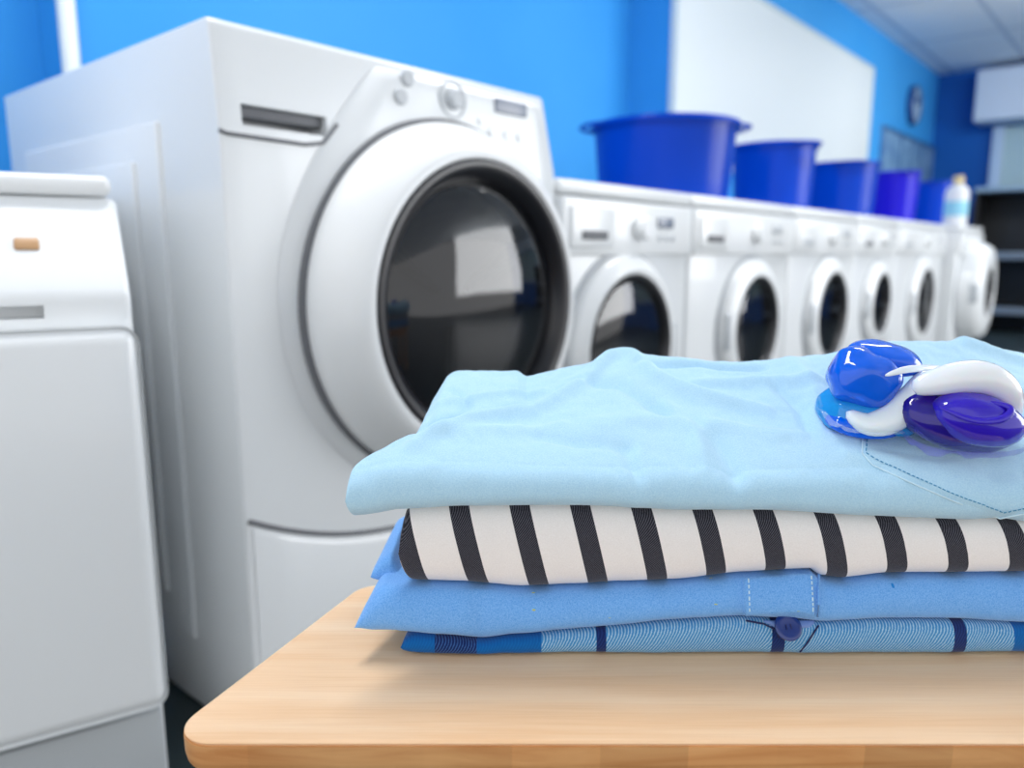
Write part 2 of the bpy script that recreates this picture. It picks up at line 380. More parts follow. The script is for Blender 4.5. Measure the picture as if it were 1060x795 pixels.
# whiteboard
bx0 = on_plane(699, 40, 1, WC - 0.03).x; bxr = on_plane(905, 70, 1, WC - 0.03); bzt = bxr.z
bzb = on_plane(905, 205, 1, WC - 0.03).z
t = thing('whiteboard', 'large blank white board mounted on the blue wall above the plastic basins', 'whiteboard', (bx0, WC, bzb))
link('board_panel', nbox(0, bxr.x - bx0, -0.03, 0, 0, bzt - bzb, 0.004), M['board'], t)
bm = bmesh.new(); W_, H_ = bxr.x - bx0, bzt - bzb
for a in ((0, W_, H_ - .02, H_), (0, W_, 0, .02), (0, .02, 0, H_), (W_ - .02, W_, 0, H_)): box(bm, a[0], a[1], -0.036, -0.03, a[2], a[3], 0.002)
link('frame', bm, mat('board_frame', srgb(196, 214, 222), 0.4), t)
# clock
cp_ = on_plane(947, 109, 1, WC - 0.03); rr = (on_plane(947, 88, 1, WC - 0.03).z - on_plane(947, 131, 1, WC - 0.03).z) / 2
t = thing('wall_clock', 'round wall clock with pale face high on the blue wall near the corner', 'clock', (cp_.x, WC, cp_.z))
link('rim', lathe_y(bmesh.new(), [(0, 0), (rr, 0), (rr, -.045), (rr * .93, -.055), (rr * .9, -.04), (0, -.04)], 0, 0, 48), M['clock_rim'], t)
link('clock_face', lathe_y(bmesh.new(), [(0, -.044), (rr * .9, -.044), (rr * .9, -.040), (0, -.040)], 0, 0, 48), M['clock_face'], t)
for nm, a, L, w in (('hour_hand', 1.1, .5, .012), ('minute_hand', 2.5, .75, .008)):
    bm = bmesh.new(); tube(bm, [(0, -.049, 0), (rr * L * cos(a), -.049, rr * L * sin(a))], w, 6); link(nm, bm, M['clock_rim'], t)
# notice sheets
n0 = on_plane(915, 129, 1, WC - .02); n1_ = on_plane(966, 200, 1, WC - .02)
t = thing('notice_board', 'grey blue notice board under the wall clock', 'notice board', (n0.x, WC, n1_.z - .05))
Wn = n1_.x - n0.x; Hn = n0.z - n1_.z + .05
link('board_panel', nbox(0, Wn, -.02, 0, 0, Hn, .003), M['notice'], t)
bm = bmesh.new()
for a in ((0, Wn, Hn - .03, Hn), (0, Wn, 0, .03), (0, .03, 0, Hn), (Wn - .03, Wn, 0, Hn), (Wn * .3 - .012, Wn * .3 + .012, 0, Hn), (Wn * .66 - .012, Wn * .66 + .012, 0, Hn)): box(bm, a[0], a[1], -.028, -.02, a[2], a[3], .002)
link('frame', bm, mat('notice_frame', srgb(40, 95, 150), .5), t)
# black shelving unit before the far wall
XS = XF - 0.55
s0 = on_plane(1009, 199, 0, XS)
t = thing('shelving_unit', 'black open shelving unit with grey shelf edges by the far window', 'shelving unit', (XS, s0.y, 0))
Ls = 2.6; Ds = .42; Hs = s0.z
bm = bmesh.new(); box(bm, Ds - .02, Ds, -Ls, 0, 0, Hs, .002); box(bm, 0, Ds, -.03, 0, 0, Hs, .003); box(bm, 0, Ds, -Ls, -Ls + .03, 0, Hs, .003); box(bm, 0, Ds, -Ls / 2 - .015, -Ls / 2 + .015, 0, Hs, .003)
link('frame', bm, M['black'], t)
for yy in (262, 319, 372):
    zz = on_plane(1040, yy, 0, XS).z
    sh = link('shelf', nbox(0.0, Ds - .02, -Ls + .03, -.03, zz - .05, zz, .002), M['black'], t)
    link('shelf_edge', nbox(-.012, 0.0, -Ls + .01, -.01, zz - .055, zz + .01, .002), M['shelf_edge'], sh)
link('top_panel', nbox(-.02, Ds, -Ls, 0, Hs, Hs + .04, .004), mat('pale_top', srgb(150, 175, 195), .4), t)

# ------------------------------------------------------------------ machines
Y0 = 0.925
def screw_disc(bm, x, z, r, y=0, h=.006, n=24): lathe_y(bm, [(0, y), (r, y), (r, y - h * .7), (r * .85, y - h), (0, y - h)], x, z, n)

def big_machine(cx, y0, label):
    W = 0.688; D = 0.775; H = 1.0; hz = W / 2; dz = 0.630; dx = 0.041
    t = thing('washing_machine', label, 'washing machine', (cx, y0, 0))
    def fy(z): return 0.0 if z < .86 else (z - .86) / .14 * .010
    prof = [(0.0, .004), (0.0, .86), (.010, .994), (.018, H), (D, H), (D, .004)]
    bm = extrude_profile(bmesh.new(), prof, -hz, hz, 0.022, 4)
    recess(bm, -.312, -.180, .872, .899, .045, 0.15)
    for v in bm.verts:
        if v.co.z > .86 and v.co.x > .1: v.co.x -= .026 * (v.co.z - .86) / .14
    body_ = link('body', bm, M['enamel'], t)
    link('handle_recess_shade', nbox(-.310, -.182, .012, .046, .884, .898, .002, 2), M['seam'], body_)  # dark strip standing in for the shade inside the handle recess
    # stamped side panels
    for s in (-1,):
        bm = bmesh.new()
        a, b = (-hz - .006, -hz + .004) if s < 0 else (hz - .004, hz + .006)
        box(bm, a, b, .16, .68, .12, .89, .0048, 3)
        o = link('side_panel', bm, M['enamel_side'], t)
        bm = bmesh.new()
        a, b = (-hz - .012, -hz - .004) if s < 0 else (hz + .004, hz + .012)
        box(bm, a, b, .23, .62, .18, .84, .0038, 3)
        link('panel_boss', bm, M['enamel_side'], o)
    for sx_ in (-1, 1):
        for yy in (.07, D - .07):
            bm = bmesh.new(); lathe_z(bm, [(0, 0), (.026, 0), (.026, .02), (.012, .03), (.012, .05), (0, .05)], 20, (sx_ * (hz - .06), yy)); link('foot', bm, M['seam'], t)
    # raised fascia sweeping round the door and up to the controls
    rows = 60; R0 = .314
    z0, z1 = dz - R0 + .002, .985
    bm = bmesh.new(); prev = None
    def bounds(z):
        if z < dz: w = sqrt(max(0, R0 * R0 - (z - dz) ** 2)); return max(-w, -.335), min(w, .335)
        tt = (z - dz) / (z1 - dz); l = -(R0 - (R0 - .085) * tt ** 1.8)
        return max(l, -.335), .335
    for i in range(rows + 1):
        z = lerp(z0, z1, (1 - cos(pi * i / rows)) / 2); l, r = bounds(z); l += dx if z < dz else dx * (1 - (z - dz) / (z1 - dz)); y = fy(z)
        r = min(r + dx, .336 - .028 * max(0, z - .86) / .14); m_ = 16
        ring = []
        for j in range(m_ + 1):
            x = lerp(l, r, j / m_); e = max(0, min((x - l), (r - x), (z - z0) + .001, (z1 - z) + .001))
            th = .014 * (1 - (1 - min(1, e / .02)) ** 2) ** .5
            ring.append(bm.verts.new((x, y - th - .0005, z)))
        if prev:
            for j in range(m_): bm.faces.new((prev[j], prev[j + 1], ring[j + 1], ring[j]))
        prev = ring
    fascia = link('fascia', bm, M['enamel'], t, angle=70)
    # drawer below controls : lip line
    bm = bmesh.new(); tube(bm, [(-.345, .0, .862), (-.335, -.001, .859), (-.22, -.001, .857), (-.19, -.001, .862), (-.165, -.001, .89)], .0028, 8)
    link('drawer_seam', bm, M['seam'], t)
    # controls
    def ctl(name, x, z, bmf, m): 
        bm = bmesh.new(); bmf(bm, x, z, fy(z) - .0145); return link(name, bm, m, t)
    ring = lambda bm, x, z, y, R=.030, w=.004: lathe_y(bm, [(R - w, y), (R - w, y - .003), (R, y - .003), (R, y)], x, z, 40, closed=True)
    ctl('dial_ring', .060, .955, ring, M['grey'])
    ctl('dial', .060, .955, lambda bm, x, z, y: (lathe_y(bm, [(.016, y), (.015, y - .012), (.012, y - .015), (0, y - .015)], x, z, 32)), M['grey'])
    for x, z in ((-.036, .972), (-.052, .943)): ctl('button', x, z, lambda bm, x, z, y: screw_disc(bm, x, z, .012, y, .006), M['grey'])
    ctl('display', .205, .962, lambda bm, x, z, y: box(bm, x - .042, x + .042, y - .004, y + .003, z - .012, z + .012, .002), M['display'])
    for x, z in ((.125, .93), (.15, .915), (.19, .913), (.225, .913)): ctl('button', x, z, lambda bm, x, z, y: screw_disc(bm, x, z, .007, y, .004), M['plastic'])
    # door
    yb = -.010
    link('door_gap', lathe_y(bmesh.new(), [(.282, yb), (.282, yb - .010), (.291, yb - .010), (.291, yb)], dx, dz, 96, closed=True), M['seam'], t)
    door = link('door', lathe_y(bmesh.new(), [(.283, 0), (.284, -.026), (.281, -.038), (.274, -.052), (.262, -.072), (.248, -.089), (.238, -.097), (.229, -.100), (.222, -.097), (.218, -.085), (.218, 0)], dx, dz, 128), M['plastic'], t, angle=60)
    link('bezel', lathe_y(bmesh.new(), [(.2235, -.085), (.2235, -.099), (.217, -.102), (.205, -.097), (.192, -.082), (.186, -.06), (.186, -.04)], dx, dz, 96), M['bezel'], door, angle=60)
    link('door_glass', lathe_y(bmesh.new(), [(.190, -.078), (.170, -.090), (.135, -.101), (.09, -.109), (.045, -.1125), (0, -.1135)], dx, dz, 96), M['glass'], door, angle=60)
    bm = lathe_y(bmesh.new(), [(.19, -.05), (.186, -.018), (.15, -.016), (.05, -.0155), (0, -.0155)], dx, dz, 64)
    for q in range(3):
        a = q * 2 * pi / 3 + .5; tube(bm, [(dx + .04 * cos(a), -.022, dz + .04 * sin(a)), (dx + .18 * cos(a), -.022, dz + .18 * sin(a))], [.008, .018], 10)
    link('drum', bm, M['drum'], door, angle=60)
    # lower drawer / kick panel with its smiling top edge
    def tz(x): return .262 + .083 * (abs(x) / .335) ** 2.2
    bm = bmesh.new(); NP = 24; cols = []
    for i in range(NP + 1):
        x = lerp(-hz + .012, hz - .012, i / NP); top_ = tz(x) - .008; e = min(1, min(x + hz - .012, hz - .012 - x) / .02 + .02); yy = -.009 * (1 - (1 - e) ** 2) ** .5
        cols.append([bm.verts.new((x, y_, z_)) for y_, z_ in ((.004, .05), (yy * .6, .05), (yy, .06), (yy, top_ - .01), (yy * .6, top_), (.004, top_))])
    for A, B in zip(cols, cols[1:]):
        for i in range(6): bm.faces.new((A[i], A[(i + 1) % 6], B[(i + 1) % 6], B[i]))
    bm.faces.new(cols[0]); bm.faces.new(cols[-1][::-1])
    link('lower_panel', bm, M['enamel'], t)
    bm = bmesh.new(); tube(bm, [(lerp(-.338, .338, i / 24), 0.0, tz(lerp(-.338, .338, i / 24))) for i in range(25)], .004, 8); link('panel_seam', bm, M['seam'], t)
    return t

def small_machine(x0, x1, y0, label, zc=.515, rg=.150, H=.855, D=.60, door_dx=0.0, bulge=.05, rw=.055, handle_side=-1, variant=0, gm=None):
    W = x1 - x0 - .008; hz = W / 2; cx = (x0 + x1) / 2
    t = thing('washing_machine', label, 'washing machine', (cx, y0, 0), group='row of front-loading machines under the basins')
    prof = [(0.0, .03), (0.0, H - .135), (.006, H - .03), (D, H - .03), (D, .03)]
    link('body', extrude_profile(bmesh.new(), prof, -hz, hz, .012, 3), M['enamel'], t)
    link('top_panel', nbox(-hz, hz, -.004, D, H - .028, H, .010, 3), M['plastic'], t)
    link('control_panel', nbox(-hz + .004, hz - .004, -.014, .012, H - .150, H - .036, .007, 3), M['plastic'], t)
    for sx_ in (-1, 1):
        for yy in (.06, D - .06):
            bm = bmesh.new(); lathe_z(bm, [(0, 0), (.022, 0), (.022, .02), (.01, .03), (.01, .045), (0, .045)], 16, (sx_ * (hz - .05), yy)); link('foot', bm, M['seam'], t)
    dw = .16 if W < .7 else .2
    d = link('detergent_drawer', nbox(-hz + .02, -hz + .02 + dw, -.022, .0, H - .136, H - .050, .008, 3), M['plastic'], t)
    link('drawer_handle', nbox(-hz + .055, -hz + dw - .015, -.026, -.02, H - .118, H - .100, .003, 2), M['seam'] if variant != 2 else M['grey'], d)
    yk = -.014
    kx = (0.02 if variant != 1 else .04) * 1.0
    bm = bmesh.new(); lathe_y(bm, [(.026, 0), (.025, -.018), (.021, -.022), (0, -.022)], kx, H - .092, 32, yk)
    link('dial', bm, M['plastic'], t)
    link('display', nbox(hz - .175, hz - .105, -.018, -.012, H - .088, H - .064, .002, 2), M['grey'] if variant else M['display'], t)
    for q in range(3):
        bm = bmesh.new(); screw_disc(bm, hz - .165 + q * .03, H - .112, .006, yk, .004, 12); link('button', bm, M['grey'], t)
    # door
    ro = rg + rw; b = bulge; x = door_dx
    link('door_gap', lathe_y(bmesh.new(), [(ro + .001, 0.002), (ro + .001, -.005), (ro + .010, -.005), (ro + .010, 0.002)], x, zc, 64, closed=True), M['grey'], t)
    door = link('door', lathe_y(bmesh.new(), [(ro, 0), (ro, -.4 * b), (ro - .01, -.65 * b), (ro - .03, -.9 * b), (rg + .012, -b), (rg + .002, -.93 * b), (rg, -.6 * b), (rg, 0)], x, zc, 80), M['plastic'], t, angle=60)
    link('bezel', lathe_y(bmesh.new(), [(rg + .003, -.8 * b), (rg + .002, -.96 * b), (rg - .010, -.9 * b), (rg - .018, -.6 * b), (rg - .018, -.3 * b)], x, zc, 64), M['bezel'], door, angle=60)
    link('door_glass', lathe_y(bmesh.new(), [(rg - .016, -.6 * b), (rg * .75, -.72 * b), (rg * .4, -.8 * b), (0, -.84 * b)], x, zc, 64), M['glass'], door, angle=60)
    link('drum', lathe_y(bmesh.new(), [(rg - .016, -.55 * b), (rg - .02, -.15 * b), (rg * .5, -.13 * b), (0, -.13 * b)], x, zc, 48), M['drum'], door, angle=60)
    link('door_handle', nbox(x + handle_side * (ro - .018) - .012, x + handle_side * (ro - .018) + .012, -.86 * b, -.5 * b, zc - .05, zc + .05, .005, 2), M['grey'], door)
    link('service_flap', nbox(-hz + .03, -hz + .16, -.005, .01, .06, .16, .003, 2), M['plastic'], t)
    link('kick_strip', nbox(-hz + .004, hz - .004, -.003, .01, .034, .05, .002, 2), M['grey'], t)
    return t

big_machine(.859, Y0, 'large white front-loading washing machine with a wide bulging round door')
XB_ = [1.207, 1.753, 2.42, 3.066, 3.64, 4.54]
DC = [1.452, 2.13, 2.78, 3.37, 4.11]
LB = ['white front-loading washer right beside the large washing machine',
      'white front-loading washer under the second basin, third front loader in the row',
      'white front-loading washer, fourth front loader along the row',
      'narrow white front-loading washer, fifth front loader along the row',
      'wide white front-loading washer, sixth along the row, before the bulging last machine']
for i in range(5):
    a, b = XB_[i], XB_[i + 1]
    small_machine(a, b, Y0, LB[i], door_dx=DC[i] - (a + b) / 2, zc=(.497, .497, .492, .505, .478)[i], bulge=.036,
                  rg=(.166, .145, .148, .120, .155)[i], rw=(.045, .052, .055, .05, .06)[i], variant=(0, 1, 2, 1, 2)[i], handle_side=1 if i == 0 else -1)
small_machine(4.60, 5.22, Y0 - .055, 'white washer with a bulging door standing forward at the far end of the row', zc=.50, rg=.13, rw=.14, bulge=.12, H=.855, variant=2, D=.66)

# top-opening style machine at the left
ang = -radians(18)
corner = FW * .86 + RT * (-.428)
W0 = .62
ux = Vector((cos(ang), sin(ang), 0))
org = corner - ux * W0 / 2
t = thing('clothes_dryer', 'white appliance with sloped control panel at the far left edge', 'washing machine', (org.x, org.y, 0), ang)
prof = [(.03, .0), (.03, .160), (.0, .172), (0.0, .665), (.012, .682), (.090, .775), (.40, .785), (.40, .0)]
bm = extrude_profile(bmesh.new(), prof, -W0 / 2, W0 / 2, .008, 3)
recess(bm, -.26, W0 / 2 - .085, .641, .655, .03, .1)
link('body', bm, M['enamel'], t)
link('front_panel', nbox(-W0 / 2, W0 / 2 + .003, -.020, .004, .168, .630, .019, 5), M['enamel'], t)
link('kick_panel', nbox(-W0 / 2 + .004, W0 / 2 - .004, .008, .04, .002, .150, .006, 2), M['kick'], t)
link('lid', nbox(-W0 / 2, W0 / 2 - .004, .080, .405, .776, .800, .010, 3), M['plastic'], t)
def slope(s): return lerp(.012, .090, s) , lerp(.682, .775, s)
nrm = Vector((0, -.816, .578))
for nm, x, s, w, h, m in (('button', .215, .40, .012, .008, M['amber']), ('label_plate', .17 - .10, .35, .018, .003, M['grey']), ('button', .05 , .62, .005, .005, M['grey']), ('button', -.05, .4, .02, .012, M['grey'])):
    y, z = slope(s); bm = nbox(-w, w, -h, h, -.004, .004, .003, 2)
    bmesh.ops.transform(bm, matrix=Matrix.Translation((x, y, z)) @ Matrix.Rotation(radians(54.7), 4, 'X'), verts=bm.verts)
    link(nm, bm, m, t)

# ------------------------------------------------------------------ basins on the machines
def basin(px, wpx, ztop_py, label, m, Yb=1.20, rz=0.0, hscale=1.0):
    p = on_plane(px, 200, 1, Yb); dd = p.x * FW.x + p.y * FW.y
    h_, v_ = ray_hv(ztop_py); zt = EYE + dd * v_ / h_; H = (zt - .855)
    R = wpx / 2 * dd / 806.0
    t = thing('basin', label, 'basin', (p.x, p.y, .855), rz, 'plastic basins on the machines')
    n = 72; rb = R * .86
    prof = [(0, 0), (rb * .93, 0), (rb, .008)]
    for i in range(1, 9):
        s = i / 8; prof.append((rb + (R * .95 - rb) * (s ** .85), .008 + (H - .016) * s))
    prof += [(R * .98, H - .012), (R, H - .016), (R * 1.005, H - .006), (R * .99, H), (R * .95, H), (R * .925, H - .012)]
    for i in range(7, -1, -1):
        s = i / 8; prof.append((rb + (R * .95 - rb) * (s ** .85) - .005, .008 + (H - .016) * s))
    prof += [(0, .006)]
    link('bowl', lathe_z(bmesh.new(), prof, n), m, t, angle=50)
    for s in (-1, 1):
        bm = bmesh.new(); pts = []
        for i in range(13):
            a = lerp(-.42, .42, i / 12); rr_ = R * 1.0 + .028 * (1 - abs(a / .42) ** 3)
            pts.append((s * rr_ * cos(a), rr_ * sin(a), H - .008))
        tube(bm, pts, .008, 10, .7); link('handle', bm, m, t)
    return t
basin(686, 150, 130, 'largest royal blue plastic basin, nearest the big machine', M['basin'], rz=2.35)
basin(799, 86, 151, 'royal blue plastic basin, second in the row after the largest', M['basin'], rz=1.2)
basin(870, 72, 170, 'royal blue plastic basin between the second basin and the violet one', M['basin'], rz=.6)
basin(924, 50, 179, 'violet blue plastic basin between two bluer ones', M['basin_violet'], rz=.9)
basin(965, 44, 189, 'small bright blue plastic basin, last and farthest in the row', M['basin_bright'], rz=.3, Yb=1.17)
# bottle on the last machine
bp_ = on_plane(991, 200, 1, .98)
t = thing('bottle', 'tall white bottle with yellowish cap on the last washer beside the farthest basin', 'bottle', (4.97, bp_.y * 4.97 / bp_.x, .855))
link('bottle_body', lathe_z(bmesh.new(), [(0, 0), (.055, 0), (.06, .01), (.06, .19), (.05, .215), (.022, .235), (.022, .25), (0, .25)], 32), M['plastic'], t)
link('cap', lathe_z(bmesh.new(), [(.027, .238), (.027, .275), (.024, .28), (0, .28)], 24), mat('yellow_cap', srgb(225, 205, 150), .5), t)
link('label_band', lathe_z(bmesh.new(), [(.0605, .06), (.0612, .062), (.0612, .14), (.0605, .142)], 32), mat('cyan_band', srgb(150, 215, 235), .5), t)

# ------------------------------------------------------------------ table (its frame is turned to the camera's heading)
TZ = EYE - 0.26; TANG = -(radians(90) - YAW)
def w_of(l, d, z): return FW * d + RT * l + Vector((0, 0, z))
def tpx(px, py):      # picture point on the table-top plane -> (l, d)
    h, v = ray_hv(py); d = (TZ - EYE) * h / v; return (px - CX) * d / h, d
A_ = tpx(160, 769); B_ = tpx(374, 607.5)          # front-left and back-left corners before rounding
dfr, dbk = A_[1], B_[1] + .004
lr = .44
poly = [(A_[0], dfr), (lr, dfr), (lr, dbk), (B_[0], dbk)]
def round_poly(poly, rad, seg=12):
    out = []; n = len(poly)
    for i in range(n):
        p = Vector(poly[i]); a = (Vector(poly[i - 1]) - p).normalized(); b = (Vector(poly[(i + 1) % n]) - p).normalized()
        th = math.acos(a.dot(b)); r = rad[i]; dist = r / math.tan(th / 2)
        p1 = p + a * dist; p2 = p + b * dist; c = p + (a + b).normalized() * (r / sin(th / 2))
        a1 = atan2(p1.y - c.y, p1.x - c.x); a2 = atan2(p2.y - c.y, p2.x - c.x)
        da = (a2 - a1 + pi) % (2 * pi) - pi
        for k_ in range(seg + 1): out.append((c.x + r * cos(a1 + da * k_ / seg), c.y + r * sin(a1 + da * k_ / seg)))
    return out
TH = .024
tc0 = w_of(0, .45, 0)
table = thing('side_table', 'low light maple wooden table with rounded corners holding the folded clothes', 'table', (tc0.x, tc0.y, 0), TANG)
OFF = .45
rp = [(x, y - OFF) for x, y in round_poly(poly, [.020, .03, .03, .022])]
bm = bmesh.new()
def inset(rp, k):
    n = len(rp); out = []
    for i in range(n):
        a = Vector(rp[i - 1]); b = Vector(rp[(i + 1) % n]); tn = (b - a).normalized(); nn = Vector((-tn.y, tn.x)); out.append((rp[i][0] + nn.x * k, rp[i][1] + nn.y * k))
    return out
def loops(bm, specs, cap0, cap1):
    L = []
    for k_, z in specs:
        L.append([bm.verts.new((x, y, z)) for x, y in inset(rp, k_)])
    for a, b in zip(L, L[1:]):
        n = len(a)
        for i in range(n): bm.faces.new((a[i], a[(i + 1) % n], b[(i + 1) % n], b[i]))
    if cap0: bm.faces.new(L[0][::-1])
    if cap1: bm.faces.new(L[-1])
loops(bm, [(.0012, TZ - .0025), (.0004, TZ - .0008), (.0012, TZ), (.004, TZ)], True, True)
top = link('tabletop', bm, M['wood'], table, angle=50)
bm = bmesh.new(); loops(bm, [(.010, TZ - TH), (.0045, TZ - TH + .002), (.001, TZ - TH + .007), (0, TZ - TH + .012), (0, TZ - .0026), (.0012, TZ - .0024)], True, True)
link('edge_band', bm, M['wood_edge'], table, angle=50)
bm = bmesh.new()
box(bm, A_[0] + .12, lr - .04, dfr - OFF + .03, dfr - OFF + .05, TZ - TH - .05, TZ - TH, .002)
box(bm, A_[0] + .16, lr - .04, dbk - OFF - .05, dbk - OFF - .03, TZ - TH - .05, TZ - TH, .002)
link('apron', bm, M['wood_edge'], table)
for x, y in ((A_[0] + .12, dfr - OFF + .04), (lr - .05, dfr - OFF + .04), (A_[0] + .17, dbk - OFF - .04), (lr - .05, dbk - OFF - .04)):
    bm = bmesh.new(); tube(bm, [(x, y, 0), (x, y, TZ - TH)], [.012, .017], 16); link('leg', bm, M['wood_edge'], table)

# ------------------------------------------------------------------ folded clothes
def zc_(px, py, d): return lz(px, py, d)[1] - TZ      # height above the table
def lpx(px, py, d): return lz(px, py, d)[0]
def tabl(pts, d):     # [(px,py)] -> [(l, z)]
    return [(lpx(x, y, d), zc_(x, y, d)) for x, y in pts]
def slab(name, label, m, left, lr, df, db, Bf, Tf, rf, rl, NXg=300, NYg=80, uvshear=0.0, npow=2.0, wob=None, zw=0.0, cat='shirt', parent=None, rb=None, backl=None):
    """soft folded cloth: a closed skin between an under side Bf(l,d) and upper side Tf(l,d), edges rolled round"""
    bm = bmesh.new(); uvl = bm.loops.layers.uv.new('UVMap')
    rb = rb or rf
    def tt(j): 
        s = j / NYg; return s * s * (3 - 2 * s) * .6 + s * .4
    def ss(i):
        s = i / NXg; return 1 - (1 - s) ** 1.0 if s > .08 else s * s / .08 * .5 + s * .5
    T = []; B = []
    for j in range(NYg + 1):
        t_ = tt(j); rt = []; rbm = []
        for i in range(NXg + 1):
            s = ss(i)
            xl = left(t_); l = lerp(xl, lr, s)
            dfl = df(l); d = lerp(dfl, db, t_)
            es = min(1, (l - xl) / rl(t_)) if callable(rl) else min(1, (l - xl) / rl)
            er = min(1, (lr - l) / .02)
            ef = min(1, (d - dfl) / rf); eb = min(1, (db - d) / rb)
            g = 1
            for e, pw in ((es, npow), (er, 2), (ef, npow), (eb, 2)): g *= max(0, 1 - (1 - e) ** pw) ** (1 / pw)
            zt = Tf(l, d); zb = Bf(l, d); mid = lerp(zb, zt, .45)
            edge = (i in (0, NXg)) or (j in (0, NYg))
            if edge: g = 0
            pt = Vector((l, d, mid + (zt - mid) * g)); pbm = Vector((l, d, mid + (zb - mid) * g))
            if wob:
                w = wob(l, d, 1); pt += Vector((0, -w * (1 - ef), w * g * zw)) 
                w2 = wob(l, d, -1); pbm += Vector((0, -w * (1 - ef), 0))
            a = bm.verts.new((pt.x, pt.y - OFF, pt.z + TZ)); rt.append(a)
            rbm.append(a if edge else bm.verts.new((pbm.x, pbm.y - OFF, pbm.z + TZ)))
        T.append(rt); B.append(rbm)
    def face(vs):
        f = bm.faces.new(vs)
        for lp in f.loops:
            c = lp.vert.co; lp[uvl].uv = (c.x + uvshear * (c.z - TZ), (c.y + OFF) * .8 - (c.z - TZ) * 1.0)
    for j in range(NYg):
        for i in range(NXg):
            face((T[j][i], T[j][i + 1], T[j + 1][i + 1], T[j + 1][i]))
            q = (B[j + 1][i], B[j + 1][i + 1], B[j][i + 1], B[j][i])
            if len(set(q)) == 4 and set(q) != {T[j][i], T[j][i + 1], T[j + 1][i + 1], T[j + 1][i]}: face(q)
    zmin = min(v.co.z for v in bm.verts)
    root = None
    if parent is None:
        root = thing(name, label, cat, (tc0.x, tc0.y, TZ), TANG)
        for v in bm.verts: v.co.z -= TZ
        return root, link('cloth', bm, m, root, angle=180)
    for v in bm.verts: v.co.z -= TZ
    return parent, link('fold', bm, m, parent, angle=180)

GAP = .0006
dP, dBl, dS, dT = .459, .456, .461, .450
# interface curves traced at the front of the pile
if_pb = tabl([(415, 654), (440, 656), (470, 657), (500, 661), (530, 657), (600, 651), (640, 647), (700, 641), (760, 638), (800, 640), (850, 643), (900, 640), (985, 641), (1060, 645), (1150, 645)], dP + .006)
if_bs = tabl([(372, 612), (390, 604), (412, 605), (480, 607), (540, 612), (600, 610), (640, 607), (700, 604), (768, 597), (840, 593), (850, 600), (872, 603), (920, 598), (1060, 596), (1150, 596)], dBl + .012)
if_st = tabl([(355, 536), (412, 528), (480, 524), (600, 524), (700, 528), (780, 528), (900, 535), (1000, 539), (1032, 537), (1060, 541), (1150, 541)], dS)
LR = .42
def I_pb(l, d): return max(.004, interp(if_pb, l)) + (d - .46) * .03
def I_bs(l, d): return interp(if_bs, l) + (d - .46) * .05
def I_st(l, d): return interp(if_st, l) + (d - .46) * .06
def dcurve(base, amp, f, seed): return lambda l: base + amp * nz(l * f, seed) 
# bottom: plaid
def wobP(l, d, s): return 0 if s > 0 and d > .485 else .0012 * nz(l * 28, d * 40, 3) + .0008 * nz(l * 80, d * 60, 9)
plaid, plaid_cloth = slab('plaid_shirt', 'folded blue plaid flannel shirt with navy lines, at the bottom of the pile', M['plaid'],
    lambda t: lpx(414, 655, dP) + .012 * t, LR, dcurve(dP, .002, 14, 5), .572, lambda l, d: .0004, lambda l, d: I_pb(l, d) - GAP, .010, .016, wob=wobP, NYg=60, npow=2.4)
# second: chambray
tipz = zc_(367, 655, dBl)
def left_bl(t):
    return lerp(lpx(366, 655, dBl), lpx(392, 600, dBl), min(1, t * 1.8))
def B_bl(l, d):
    b = I_pb(l, d) + GAP; return b + 0
def T_bl(l, d):
    z = I_bs(l, d) - GAP
    x0 = lpx(366, 655, dBl); x1 = lpx(396, 655, dBl)
    s = max(0, min(1, (l - x0) / (x1 - x0))); ft = max(0, 1 - (d - dBl) / .05)
    return lerp(z, lerp(tipz + .008, z, s ** .8), ft)
def wobB(l, d, s):
    w = .0026 * nz(l * 34, d * 30, 13) + .0011 * nz(l * 90, d * 60, 19)
    x = lpx(497, 635, dBl); w -= .0030 * exp(-((l - x) / .006) ** 2) * 1
    return w
blue, blue_cloth = slab('chambray_shirt', 'folded mid blue chambray shirt lying on the plaid shirt', M['chambray'],
    left_bl, LR, dcurve(dBl, .0025, 16, 15), .574, lambda l, d: max(B_bl(l, d), tipz - .003 if l < lpx(410, 655, dBl) else 0), T_bl, .012, .010, wob=wobB)
slab(None, '', M['chambray'], lambda t: lpx(388, 600, .50) + .004 * t, lpx(470, 600, .5), dcurve(.484, .001, 10, 2), .572,
     lambda l, d: .036, lambda l, d: I_bs(l, d) - GAP + .010 * max(0, 1 - max(0, l - lpx(408, 585, .5)) / .006), .01, .02, NXg=60, NYg=30, parent=blue)
# third: striped
def wobS(l, d, s): return .0014 * nz(l * 22, d * 30, 23) + .0005 * nz(l * 80, d * 60, 29)
slab('striped_towel', 'folded cream cloth with black vertical stripes between the chambray and pale shirts', M['stripe'],
     lambda t: lpx(412, 560, dS) + .01 * t, LR, dcurve(dS, .0015, 14, 25), .576, lambda l, d: I_bs(l, d) + GAP, lambda l, d: I_st(l, d) - GAP, .017, .008,
     uvshear=.24, wob=wobS, npow=2.3, cat='cloth')

